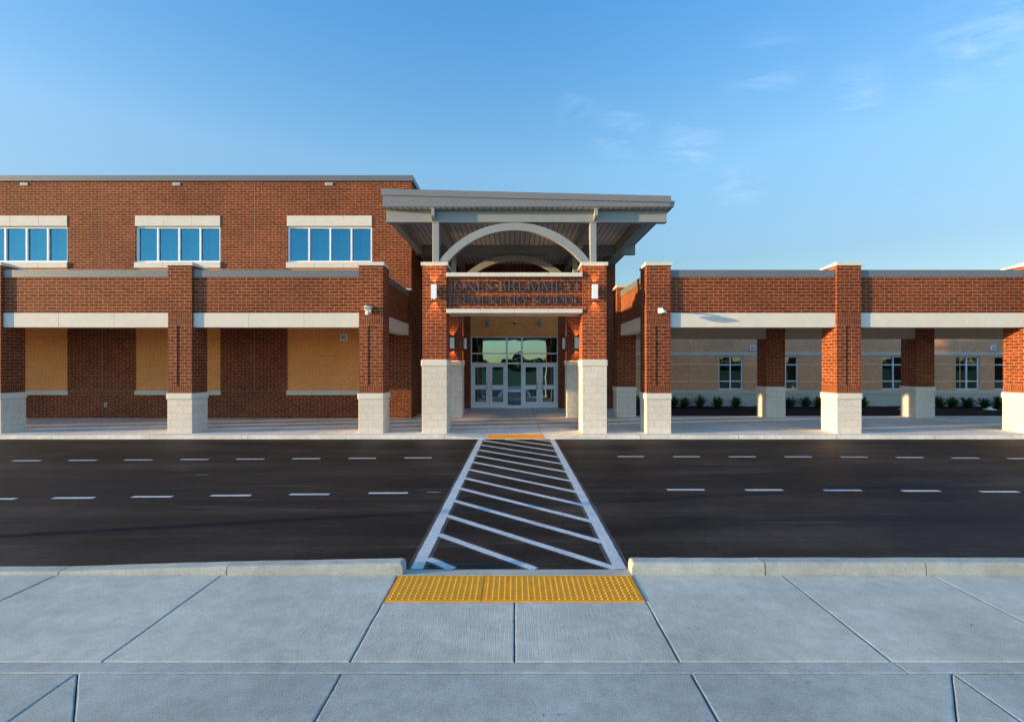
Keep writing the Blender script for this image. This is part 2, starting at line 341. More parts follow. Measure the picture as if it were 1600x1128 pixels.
mulch_m = plain('dark_mulch', (.045, .020, .016), .95, 0, .5, 26, .1, bump=1, bscale=30)
grass_m = plain('grass_field', (.07, .11, .03), .95, 0, .35, 2, .1)
leaf_m = plain('plant_leaf', (.035, .075, .022), .55, 0, .4, 4, .3)
wood_m = plain('woodland_leaf', (.022, .036, .010), .8, 0, .5, .3, .1)

# ------------------------------------------------------------------ the ground
RZ = -.12                                     # road level
KY = 15.04                                    # far kerb line
b_ = MB(); b_.add([(-900, -900, -.17), (900, -900, -.17), (900, 1200, -.17), (-900, 1200, -.17)], [(0, 1, 2, 3)]); structure(b_, 'ground', grass_m)
b_ = MB(); b_.add([(-90, 5.2, RZ), (90, 5.2, RZ), (90, KY+.3, RZ), (-90, KY+.3, RZ)], [(0, 1, 2, 3)]); structure(b_, 'road', asphalt)

# far pavement with a ramp dropped to the road in the middle
xs = [-60, -30, -2.15, -.87, .90, 2.25, 30, 60]
def fz(x, y):
    k = 1 if -.87 <= x <= .90 else 0
    t = 0 if y <= KY+.03 else min(1, (y-KY-.03)/1.6)
    return -.108*(1-t)*k
b_ = MB(); ys = [KY, KY+.03, KY+.65, KY+1.63, 20.66]
g = [[b_.bm.verts.new((x, y, fz(x, y)-(.022 if j == 0 and fz(x, y) == 0 else 0))) for x in xs] for j, y in enumerate(ys)]
for j in range(len(ys)-1):
    for i in range(len(xs)-1): b_.bm.faces.new((g[j][i], g[j][i+1], g[j+1][i+1], g[j+1][i]))
lo = [b_.bm.verts.new((x, KY-.008, RZ-.03)) for x in xs]
for i in range(len(xs)-1): b_.bm.faces.new((lo[i], lo[i+1], g[0][i+1], g[0][i]))
b_.add([(-4.6, 20.66, 0), (5.1, 20.66, 0), (5.1, 24.5, 0), (-4.6, 24.5, 0)], [(0, 1, 2, 3)])
structure(b_, 'far_pavement', conc_far)

# mulch bed behind the right walkway
b_ = MB(); nx, ny = 120, 16
gg = [[b_.bm.verts.new((5.1+i*.3, 20.67+j*.24, .02+.07*min(1, j/3)+random.uniform(-.02, .02))) for i in range(nx)] for j in range(ny+1)]
for j in range(ny):
    for i in range(nx-1): b_.bm.faces.new((gg[j][i], gg[j][i+1], gg[j+1][i+1], gg[j+1][i]))
tag(b_.build('mulch', mulch_m), kind='stuff')

# near pavement: slabs with real joints
PZ = -.11
b_ = MB(); b_.add([(-40, -3, PZ-.022), (40, -3, PZ-.022), (40, 5.47, PZ-.022), (-40, 5.47, PZ-.022)], [(0, 1, 2, 3)]); structure(b_, 'pavement_base', groove)
def slab(mb, poly, g=.006, ztop=PZ):
    """a slab polygon (counter-clockwise) with eased, slightly wandering edges"""
    P = [Vector(p) for p in poly]; n = len(P)
    def off(d):
        r = []
        for i in range(n):
            a, b, c = P[i-1], P[i], P[(i+1) % n]
            e1 = (b-a).normalized(); e2 = (c-b).normalized(); n1 = Vector((-e1.y, e1.x)); n2 = Vector((-e2.y, e2.x))
            k = (n1+n2); k = k/max(.3, k.dot(n1)); r.append(b+k*d)
        return r
    o0, o1, o2 = off(g), off(g+.003), off(g+.011)
    Q = [[], [], []]
    for i in range(n):
        L = (P[(i+1) % n]-P[i]).length; k = max(1, min(140, int(L/.045)))
        wob = 0
        for j in range(k):
            t = j/k; wob = wob*.7+random.uniform(-.0016, .0016) if j else 0
            e_ = (P[(i+1) % n]-P[i]).normalized(); nn = Vector((-e_.y, e_.x))
            for q, (o_, am) in enumerate(((o0, .6), (o1, 1), (o2, 1.5))): Q[q].append(o_[i].lerp(o_[(i+1) % n], t)+nn*wob*am)
    o0, o1, o2 = Q; n = len(o0)
    rings = [[mb.bm.verts.new((p.x, p.y, z)) for p in r] for r, z in ((o0, PZ-.03), (o0, ztop-.008), (o1, ztop-.003), (o2, ztop))]
    for a, b in zip(rings, rings[1:]):
        for i in range(n): mb.bm.faces.new((a[i], a[(i+1) % n], b[(i+1) % n], b[i]))
    mb.bm.faces.new(rings[-1])
up = MB(); y0, y1 = 3.77, 5.325
for x0, x1 in ((-14.5, -11.2), (-11.2, -8.0), (-8.0, -5.08), (-5.08, -3.245), (-3.245, -1.295), (1.295, 2.965), (2.965, 4.62), (4.62, 6.5), (6.5, 8.4), (8.4, 11), (11, 14)):
    slab(up, [(x0, y0), (x1, y0), (x1, y1), (x0, y1)])
slab(up, [(-1.295, y0), (0, y0), (0, 4.725), (-1.295, 4.725)], .005); slab(up, [(0, y0), (1.295, y0), (1.295, 4.725), (0, 4.725)], .005)
structure(up, 'near_pavement', conc_broom)
st_ = MB(); slab(st_, [(-14.5, 3.635), (2.98, 3.635), (2.965, 3.77), (-14.5, 3.77)], .002); slab(st_, [(2.98, 3.635), (14, 3.635), (14, 3.77), (2.965, 3.77)], .003)
structure(st_, 'pavement_strip', conc_old)
lw_ = MB()
slab(lw_, [(-14.5, -2), (-3.31, -2), (-3.31, 3.635), (-14.5, 3.635)]); slab(lw_, [(-3.31, -2), (-1.31, -2), (-1.31, 1.30), (-3.31, 3.635)], .004)
slab(lw_, [(-3.31, 3.635), (-1.31, 1.30), (-1.31, 3.635)], .004); slab(lw_, [(-1.31, -2), (1.335, -2), (1.335, 3.635), (-1.31, 3.635)])
slab(lw_, [(1.335, 1.29), (3.31, 3.635), (1.335, 3.635)], .004); slab(lw_, [(1.335, -2), (3.31, -2), (3.31, 3.635), (1.335, 1.29)], .004)
slab(lw_, [(3.31, -2), (14, -2), (14, 3.635), (3.31, 3.635)])
structure(lw_, 'lower_pavement', conc_old)

# near kerbs
def kerb(mb, pts, y0=5.33, y1=5.495, r=.022):
    """pts: list of (x, top z) along the kerb; rounded top arrises"""
    rings = []
    n = len(pts)
    def prof(zt): return [(y1, RZ-.03), (y1, zt-r), (y1-.3*r, zt-.3*r), (y1-r, zt), (y0+r, zt), (y0+.3*r, zt-.3*r), (y0-.004, zt-r), (y0-.012, RZ-.03)]
    for i, (x, zt) in enumerate(pts):
        rings.append([mb.bm.verts.new((x, y, z)) for y, z in prof(zt)])
    for a, b in zip(rings, rings[1:]):
        for k in range(7): mb.bm.faces.new((a[k], a[k+1], b[k+1], b[k]))
    mb.bm.faces.new(rings[0]); mb.bm.faces.new(rings[-1][::-1])
def rough_line(x0, x1, f, n):
    return [(x0+(x1-x0)*i/n, f(x0+(x1-x0)*i/n)+random.uniform(-.0025, .0025)) for i in range(n+1)]
kb = MB(); kr = lambda x: .023
def ended(pts, s):   # rounded end of a kerb run
    x, z = pts[0]; return [(x, z-.05), (x+s*.006, z-.018), (x+s*.02, z-.003), (x+s*.035, z)]+pts[1:]
kerb(kb, ended(rough_line(1.30, 2.775, kr, 9), 1)); kerb(kb, rough_line(2.79, 4.56, kr, 9)); kerb(kb, rough_line(4.575, 7.6, kr, 12)); kerb(kb, rough_line(7.61, 60, kr, 30))
kl = lambda x: .018-.019*(-1.24-x) if x > -3.3 else max(-.088, -.021-(-3.3-x)*.031)
kerb(kb, ended(rough_line(-1.24, -3.19, kl, 12), -1)); kerb(kb, rough_line(-3.20, -5.06, kl, 12)); kerb(kb, rough_line(-5.07, -60, kl, 30))
structure(kb, 'kerb', conc_kerb)
gt = MB(); gt.box(-1.30, 1.32, 5.308, 5.465, RZ-.03, -.106, .006, 1); structure(gt, 'flush_kerb', conc_kerb)

# painted markings
LZ = RZ+.0016
def strip(mb, a, b, w, z=LZ):
    a, b = Vector(a), Vector(b); L = (b-a).length; d = (b-a)/L; nn = Vector((-d.y, d.x)); k = max(2, int(L/.035)); pv = None
    wl = wr = 0
    for i in range(k+1):
        wl = wl*.8+random.uniform(-.0022, .0022); wr = wr*.8+random.uniform(-.0022, .0022); p = a+(b-a)*i/k
        cur = (mb.bm.verts.new((*(p-nn*(w/2+wl)), z)), mb.bm.verts.new((*(p+nn*(w/2+wr)), z)))
        if pv: mb.bm.faces.new((pv[0], cur[0], cur[1], pv[1]))
        pv = cur
dm = MB()
def lane(cx, ctrl):
    for (xa, ya), (xb, yb) in zip(ctrl, ctrl[1:]):
        if xa <= cx <= xb: return ya+(yb-ya)*(cx-xa)/(xb-xa)
    return ctrl[0][1] if cx < ctrl[0][0] else ctrl[-1][1]
far_c = [(-12.2, 11.66), (-2.4, 12.03), (3.0, 12.20), (8.5, 12.15), (12.5, 11.95)]
near_c = [(-8.8, 8.36), (-2.3, 8.74), (3.3, 8.98), (6.5, 8.93), (9.4, 8.82)]
def at_lane(px, ctrl):
    c = X(px, 10)
    for _ in range(6): c = X(px, lane(c, ctrl))
    return c
for i in range(-7, 22):
    px = 20+i*87.4; c = at_lane(px+21.5, far_c)
    if px < 680: strip(dm, (c-.34, lane(c, far_c)), (c+.34, lane(c, far_c)+.008), .10)
for i in range(0, 14):
    px = 964+i*87.2; c = at_lane(px+21.5, far_c); strip(dm, (c-.34, lane(c, far_c)), (c+.34, lane(c, far_c)), .10)
for i in range(-6, 6):
    px = 84+(i-0)*123.0; c = at_lane(px+30.5, near_c)
    if px < 640: strip(dm, (c-.355, lane(c, near_c)), (c+.355, lane(c, near_c)+.01), .10)
strip(dm, (X(667, 8.8), 8.80), (X(689, 8.8), 8.80), .02)
strip(dm, (X(307, 10.2), 10.2), (X(325, 10.2), 10.2), .014)
for i in range(0, 10):
    px = 1042+i*122.5; c = at_lane(px+29.5, near_c); strip(dm, (c-.35, lane(c, near_c)), (c+.35, lane(c, near_c)), .10)
structure(dm, 'lane_markings', paint)
ovs = MB(); cmk = MB(); LB = LZ+.0007
strip(ovs, (-1.123, 5.50), (-1.050, KY-.02), .24, RZ+.0009); strip(ovs, (1.215, 5.50), (1.168, KY-.02), .24, RZ+.0009)
strip(cmk, (-1.123, 5.50), (-1.050, KY-.02), .145, LB); strip(cmk, (1.215, 5.50), (1.168, KY-.02), .145, LB)
for k in range(0, 14):
    yl = 5.80+.822*k; a = Vector((-1.05, yl)); bq = Vector((1.16, yl-1.93)); d = bq-a
    if bq.y < 5.50: bq = a+d*((yl-5.50)/1.93)
    if a.y > KY-.03: a = a+d*((yl-KY+.03)/1.93)
    if (bq-a).length > .1 and a.x < 1.1: strip(cmk, a, bq, .105, LZ); strip(ovs, a, bq, .165, RZ+.0006+.00001*k)
structure(cmk, 'crosswalk_markings', paint)
structure(ovs, 'paint_overspray', spray)

# tactile paving
def tactile(loc, wdt, dep, n_plates, slope, label, sp=.0605):
    t = empty('tactile_paving', loc, label, 'tactile paving', 'yellow tactile paving plates')
    pw = wdt/n_plates if n_plates == 1 else None
    cuts = [-wdt/2, wdt/2] if n_plates == 1 else [-wdt/2, -.335, wdt/2]
    for a, b in zip(cuts, cuts[1:]):
        m = MB(); a2, b2 = a+.003, b-.003
        zz = lambda y: y*slope
        m.add([(a2, 0, .0), (b2, 0, .0), (b2, dep, zz(dep)), (a2, dep, zz(dep)), (a2, 0, .012), (b2, 0, .012), (b2, dep, zz(dep)+.012), (a2, dep, zz(dep)+.012)],
              [(0, 1, 5, 4), (1, 2, 6, 5), (2, 3, 7, 6), (3, 0, 4, 7), (4, 5, 6, 7)])
        nx_ = int((b2-a2)/sp); ny_ = int(dep/sp); ox = ((b2-a2)-(nx_-1)*sp)/2; oy = (dep-(ny_-1)*sp)/2
        for i in range(nx_):
            for j in range(ny_):
                cx, cy = a2+ox+i*sp, oy+j*sp
                m.lathe([(.012, 0), (.0095, .0048), (.006, .0066)], (cx, cy, zz(cy)+.0118), 8)
        p = m.build('plate', tactile_m, t, world=False)
    return t
tactile((.003, 4.728, PZ-.008), 2.575, .575, 2, 0, 'wide yellow tactile paving on the near pavement at the foot of the crosswalk')
tactile((.02, KY+.035, -.112), X(848.5, 15.3)-X(761.3, 15.3), .60, 1, .108/1.6, 'small yellow tactile paving on the far kerb ramp before the entrance')

# ------------------------------------------------------------------ walls with openings
def wall_xz(mb, x0, x1, z0, z1, yf, yb, holes):
    """wall in the x-z plane, front at yf, back at yb; holes (x0, x1, z0, z1)"""
    us = sorted({x0, x1, *[h[0] for h in holes], *[h[1] for h in holes]}); vs = sorted({z0, z1, *[h[2] for h in holes], *[h[3] for h in holes]})
    us = [u for u in us if x0 <= u <= x1]; vs = [v for v in vs if z0 <= v <= z1]
    def solid(i, j):
        if i < 0 or j < 0 or i >= len(us)-1 or j >= len(vs)-1: return False
        cx, cz = (us[i]+us[i+1])/2, (vs[j]+vs[j+1])/2
        return not any(h[0] < cx < h[1] and h[2] < cz < h[3] for h in holes)
    for i in range(len(us)-1):
        for j in range(len(vs)-1):
            if not solid(i, j): continue
            a, b, c, d = us[i], us[i+1], vs[j], vs[j+1]
            mb.add([(a, yf, c), (b, yf, c), (b, yf, d), (a, yf, d)], [(0, 1, 2, 3)]); mb.add([(a, yb, c), (b, yb, c), (b, yb, d), (a, yb, d)], [(3, 2, 1, 0)])
            if not solid(i-1, j): mb.add([(a, yf, c), (a, yb, c), (a, yb, d), (a, yf, d)], [(3, 2, 1, 0)])
            if not solid(i+1, j): mb.add([(b, yf, c), (b, yb, c), (b, yb, d), (b, yf, d)], [(0, 1, 2, 3)])
            if not solid(i, j-1): mb.add([(a, yf, c), (b, yf, c), (b, yb, c), (a, yb, c)], [(3, 2, 1, 0)])
            if not solid(i, j+1): mb.add([(a, yf, d), (b, yf, d), (b, yb, d), (a, yb, d)], [(0, 1, 2, 3)])

def frame_bars(mb, x0, x1, z0, z1, y, w, dep, vx=(), hz=(), bw=None):
    bw = bw or w
    mb.box(x0, x0+w, y, y+dep, z0, z1); mb.box(x1-w, x1, y, y+dep, z0, z1)
    mb.box(x0+w, x1-w, y, y+dep, z1-w, z1); mb.box(x0+w, x1-w, y, y+dep, z0, z0+w)
    for v in vx: mb.box(v-bw/2, v+bw/2, y+.003, y+dep-.003, z0+w, z1-w)
    for h in hz: mb.box(x0+w, x1-w, y+.006, y+dep-.006, h-bw/2, h+bw/2)

# ---- two-storey block on the left
WY = 19.88
blg = empty('classroom_block', (-4.27, WY, 0), 'two storey red brick block with a row of blue upper windows left of the entrance', 'building')
P = part_of(blg)
zt, zs, zsb, zl = Z(353.6, WY), Z(410, WY), Z(419, WY), Z(337.2, WY)
ps, pb = Z(610, WY), Z(617, WY)
wins = [(X(448.5-236*k-(1.2*k*k if k else 0), WY), X(581.3-236*k-(1.0*k*k if k else 0), WY)) for k in range(7)]
RT = 9.79
holes = [(a, b, zs, zt) for a, b in wins]+[(a, b, ps, zsb) for a, b in wins]+[(a, b, zt, zl) for a, b in wins]+[(a, b, zsb, zs) for a, b in wins]+[(a, b, pb, ps) for a, b in wins]
xl = -48
m = MB(); wall_xz(m, xl, -4.27, -.05, RT, WY, WY+.35, holes); P(m, 'wall', red)
m = MB(); m.box(-4.62, -4.27, WY+.351, 32, -.05, RT); P(m, 'wall', red)
m = MB(); m.box(xl, -4.62, WY+.36, 32, RT-.6, RT-.4); P(m, 'roof', roofm)
m = MB(); m.box(xl, -4.20, WY-.06, WY+.42, RT, 10.02); m.box(-4.69, -4.20, WY+.42, 32, RT, 10.02); P(m, 'coping', coping_m)
us = sorted({xl, -4.27, *[a for w_ in wins for a in w_]})
for a, b in zip(us, us[1:]):
    if any(abs(a-w_[0]) < 1e-6 for w_ in wins): continue
    m = MB(); m.box(a+.001, b-.001, WY-.004, WY+.1, pb+.001, ps-.001)
    o = P(m, 'soldier_course', sold)
for k, (a, b) in enumerate(wins):
    m = MB(); m.box(a+.001, b-.001, WY+.035, WY+.3, ps, zsb-.001); P(m, 'infill_panel', yel)
    m = MB(); m.box(a-.02, b+.02, WY-.025, WY+.12, pb-.001, ps+.003, .006, 1); P(m, 'string_course', castj)
    m = MB()
    for q in range(3): m.box(a+(b-a)*q/3+.003, a+(b-a)*(q+1)/3-.003, WY-.02, WY+.2, zt+.001, zl-.001, .004, 1)
    P(m, 'lintel', cast)
    m = MB()
    for q in range(3): m.box(a-.02+(b-a+.04)*q/3+.003, a-.02+(b-a+.04)*(q+1)/3-.003, WY-.05, WY+.2, zsb+.001, zs, .006, 1)
    P(m, 'sill', cast)
    m = MB(); vx = [a+(b-a)*q/4 for q in (1, 2, 3)]
    frame_bars(m, a+.002, b-.002, zs+.001, zt-.001, WY+.07, .075, .10, vx, (), .065)
    f = P(m, 'window', white)
    xsn = [a]+vx+[b]
    for q in range(4):
        g_ = MB(); g_.box(xsn[q]+.01, xsn[q+1]-.01, WY+.14, WY+.15, zs+.03, zt-.03); P(g_, 'pane', sky_glass, f)
for k in range(7):
    xv = X(514-238*k, WY); m = MB(); m.box(xv-.155, xv+.155, WY-.02, WY+.02, 9.62, 9.73); v = P(m, 'vent', cast)
    m = MB(); m.box(xv-.11, xv+.13, WY-.024, WY-.016, 9.64, 9.70); P(m, 'vent_slot', steel, v)
for k in range(6):
    xv = X(397.5-238*k, WY); m = MB(); m.box(xv-.008, xv+.008, WY-.003, WY+.02, ps+.01, RT-.01); P(m, 'control_joint', seal)

# ------------------------------------------------------------------ columns
CF, CW = 15.46, .773                             # column front plane and width
ZB, ZC = 1.09, 1.288                              # top of block base, top of its capstone
def column(root, x0, yf=CF, zb=ZB, zc=ZC, notch=True, bands=True, cap=True, wdt=CW, top=5.396, bm_=None):
    """brick shaft (with block base, moulded capstone, soldier bands and a stone cap), left edge x0, front yf"""
    x1, yb = x0+wdt, yf+CW
    s = MB()
    z1 = zc+.235 if bands else zc
    if bands:
        if notch:
            a, b = x0+wdt*.376, x0+wdt*.615
            poly = [(x0, yf), (a, yf), (a, yf+.016), (b, yf+.016), (b, yf), (x1, yf), (x1, yb), (x0, yb)]
        else: poly = [(x0, yf), (x1, yf), (x1, yb), (x0, yb)]
        s.prism(poly, 'z', z1, 3.453); s.box(x0, x1, yf, yb, 3.884, top)
    else: s.box(x0, x1, yf, yb, zc, top)
    sh = s.build('column', bm_ or red, root)
    if bands:
        for zz0, zz1 in ((zc, z1), (3.453, 3.668), (3.672, 3.884)):
            q = MB(); q.box(x0+.001, x1-.001, yf+.001, yb-.001, zz0+.0005, zz1-.0005); q.build('soldier_course', sold, sh)
    q = MB(); q.box(x0-.012, x1+.012, yf-.012, yb+.012, -.02, zb, .006, 1); q.build('block_base', block, sh)
    q = MB(); q.box(x0-.04, x1+.04, yf-.04, yb+.04, zb, zc, .03, 3); q.build('base_capstone', cast, sh)
    if cap:
        q = MB(); e = .045
        mid = (x0+x1)/2
        for u0, u1 in ((x0-e, mid-.002), (mid+.002, x1+e)):
            q.prism([(yf-e, top), (yb+e, top), (yb+e, top+.035), (yf-e+.02, top+.116), (yf-e, top+.108)], 'x', u0, u1)
        q.build('cap_stone', cast, sh)
    return sh

# ------------------------------------------------------------------ covered walkways
PY = 15.54
def coping_joints(m, a, b, y0, y1, z0, z1, L=3.6):
    n = max(1, round((b-a)/L))
    for i in range(n): m.box(a+(b-a)*i/n+(.003 if i else 0), a+(b-a)*(i+1)/n, y0, y1, z0, z1)
def parapet_run(Pp, a, b):
    m = MB(); m.box(a, b, PY, PY+.36, 3.884, 5.035); Pp(m, 'parapet_wall', red)
    m = MB(); coping_joints(m, a+.001, b-.001, PY-.025, PY+.42, 5.035, 5.272); Pp(m, 'coping', coping_m)
    m = MB(); n = 3; L = (b-a)/n
    for i in range(n): m.box(a+L*i+.003, a+L*(i+1)-.003, PY-.012, PY+.40, 3.417, 3.882, .003, 1)
    Pp(m, 'stone_band', cast)

lw = empty('covered_walkway', (-4.27, CF, 0), 'red brick covered walkway with block based columns left of the entrance', 'walkway', 'covered brick walkways')
PL = part_of(lw)
NL = 7
lx = [-4.242-CW-6.15*i for i in range(NL)]
for i, x in enumerate(lx): column(lw, x)
for i in range(NL-1): parapet_run(PL, lx[i+1]+CW, lx[i])
for i in (3, 4, 5):          # unseen far bays filled in, added to keep sun off the wall behind
    if i == 3: continue
    m = MB(); m.box(lx[i+1]+CW, lx[i], PY+.03, PY+.33, -.02, 3.41); PL(m, 'sun_block_wall', red)
m = MB(); m.box(lx[-1]+.1, -4.45, PY+.41, WY-.005, 3.98, 4.15); PL(m, 'ceiling', ceil_m)
m = MB(); m.box(lx[-1]+.1, -4.45, PY+.37, WY-.01, 4.16, 4.3); PL(m, 'roof', roofm)
m = MB(); m.box(-4.76, -4.40, CF+CW, WY-.004, 3.884, 5.035); PL(m, 'return_parapet', red)
m = MB(); m.box(-4.82, -4.375, CF+CW, WY-.008, 5.035, 5.262); PL(m, 'return_coping', coping_m)
m = MB(); m.box(-4.80, -4.388, CF+CW, WY-.006, 3.417, 3.882, .003, 1); PL(m, 'return_stone_band', cast)
m = MB(); m.box(-4.52, -4.22, WY-.30, WY-.062, 5.264, 5.31); PL(m, 'cap_stone', cast)

rw = empty('covered_walkway', (5.0, CF, 0), 'red brick covered walkway with two rows of columns right of the entrance', 'walkway', 'covered brick walkways')
PR = part_of(rw)
NRr = 5
rx = [4.255+6.13*i for i in range(NRr)]; rr_ = [4.262+6.2*i for i in range(NRr)]; RY = 19.93
for x in rx: column(rw, x)
for x in rr_: column(rw, x, RY, notch=False)
for i in range(NRr-1):
    parapet_run(PR, rx[i]+CW, rx[i+1])
    m = MB(); m.box(rr_[i]+CW, rr_[i+1], RY+.03, RY+.5, 3.285, 3.95); PR(m, 'rear_beam', tanbeam)
    m = MB(); m.box(rr_[i]+CW, rr_[i+1], RY+.10, RY+.5, 3.96, 4.34); PR(m, 'rear_fascia', coping_m)
m = MB(); m.box(4.47, rx[-1]+.4, PY+.41, RY+.24, 3.98, 4.15); PR(m, 'ceiling', ceil_m)
m = MB(); m.box(4.47, rx[-1]+.4, PY+.37, RY+.22, 4.16, 4.3); PR(m, 'roof', roofm)
m = MB(); m.box(4.42, 4.78, CF+CW, RY, 3.884, 5.035); PR(m, 'return_parapet', red)
m = MB(); m.box(4.395, 4.84, CF+CW, RY, 5.035, 5.262); PR(m, 'return_coping', coping_m)
m = MB(); m.box(4.408, 4.82, CF+CW, RY, 3.417, 3.882, .003, 1); PR(m, 'return_stone_band', cast)

# ------------------------------------------------------------------ entrance portico
por = empty('entrance_portico', (0, CF, 0), 'brick gateway with steel arches under a flat grey metal canopy roof', 'portico')
PP = part_of(por)
ex = [X(660, CF), X(910.0, CF)]; EW = .775
for yf in (CF, 19.97):
    for x in ex: column(por, x, yf, 2.158, 2.37, bands=False, wdt=EW, cap=True, bm_=lit_red)
ix0, ix1 = ex[0]+EW, ex[1]
m = MB(); m.box(ix0, ix1, PY, PY+.62, 4.0, 5.036); PP(m, 'name_wall', lit_red)
m = MB()
for i in range(4): m.box(ix0+(ix1-ix0)*i/4+.002, ix0+(ix1-ix0)*(i+1)/4-.002, CF-.055, PY+.68, 5.036, 5.165, .006, 1)
PP(m, 'coping', cast)
m = MB()
for i in range(4): m.box(ix0+(ix1-ix0)*i/4+.002, ix0+(ix1-ix0)*(i+1)/4-.002, CF-.055, PY+.95, 3.867, 3.999, .006, 1)
PP(m, 'stone_ledge', cast)
# side beams of brick over the rear columns are absent: open steel above
YR0, YR1, XR0, XR1 = 15.35, 25.4, -4.23, 4.99
zbot = 7.265
m = MB(); m.prism([(XR0, zbot+.004), (XR1, zbot+.004), (XR1, 7.40), (XR0, 7.63)], 'y', YR0+.03, YR1); PP(m, 'roof_fascia', fascia_m)
m = MB(); m.prism([(XR0-.03, 7.632), (XR1+.02, 7.402), (XR1+.02, 7.605), (XR0-.03, 7.835)], 'y', YR0, YR1+.03); PP(m, 'roof_edge', fascia_m)
m = MB(); m.prism([(XR1+.022, 7.30), (XR1+.15, 7.30), (XR1+.19, 7.49), (XR1+.022, 7.49)], 'y', YR0+.14, YR1); PP(m, 'gutter', steel)
m = MB(); m.box(XR0+.05, XR1-.02, YR0+.06, YR1-.05, zbot-.012, zbot+.003); PP(m, 'soffit', soffit)
BB, BT = 6.86, zbot-.013
def ibeam_x(x0, x1, yc, w=.2):
    m = MB(); m.box(x0, x1, yc-.012, yc+.012, BB+.021, BT-.021); m.box(x0, x1, yc-w/2, yc+w/2, BT-.02, BT); m.box(x0, x1, yc-w/2, yc+w/2, BB, BB+.02); return m
for yc in (15.78, 20.38):
    m = MB(); m.box(-4.19, 4.97 if yc < 17 else 5.1, yc-.1, yc+.1, BB+.012, BT); m.box(-4.2, 4.98 if yc < 17 else 5.11, yc-.115, yc+.115, BB, BB+.011); PP(m, 'cross_beam', steel)
for xc in (-3.98, -2.574, 2.59, 4.35):
    for ya, yb in ((15.881, 20.279), (20.481, 24.19)):
        m = MB(); m.box(xc-.1, xc+.1, ya, yb, BB+.012, BT); m.box(xc-.115, xc+.115, ya, yb, BB, BB+.011); PP(m, 'long_beam', steel)
for s_, xc in ((1, -2.63), (-1, 2.63)):
    m = MB(); m.prism([(15.42, zbot-.015), (15.679, zbot-.015), (15.679, 6.90), (15.60, 6.90), (15.42, 7.0)], 'x', xc-.05, xc+.05); PP(m, 'beam_bracket', steel)
for yc in (15.78, 20.38):
    for xc in (-2.574, 2.57):
        m = MB(); m.box(xc-.107, xc+.107, yc-.107, yc+.107, 5.45, BB-.011, .01, 1); PP(m, 'post', steel)
        m = MB(); m.box(xc-.15, xc+.15, yc-.13, yc+.13, BB-.011, BB-.001); PP(m, 'post_plate', steel)
    # arch
    m = MB(); n_ = 48; Ro, Ri, zc_ = 3.052, 2.80, 3.80; yo = yc-.09
    oa = []
    a_o = math.acos((5.47-zc_)/Ro); a_i = math.acos((5.47-zc_)/Ri); x0_ = -.005
    vo = [(x0_+Ro*math.sin(-a_o+2*a_o*i/n_), zc_+Ro*math.cos(-a_o+2*a_o*i/n_)) for i in range(n_+1)]
    vi = [(x0_+Ri*math.sin(-a_i+2*a_i*i/n_), zc_+Ri*math.cos(-a_i+2*a_i*i/n_)) for i in range(n_+1)]
    rows = [[m.bm.verts.new((p[0], y, p[1])) for p in q] for q, y in ((vo, yo), (vi, yo), (vi, yo+.18), (vo, yo+.18))]
    for k in range(4):
        A, B = rows[k], rows[(k+1) % 4]
        for i in range(n_): m.bm.faces.new((A[i], A[i+1], B[i+1], B[i]))
    m.bm.faces.new([r[0] for r in rows]); m.bm.faces.new([r[-1] for r in rows][::-1])
    PP(m, 'arch', steel)

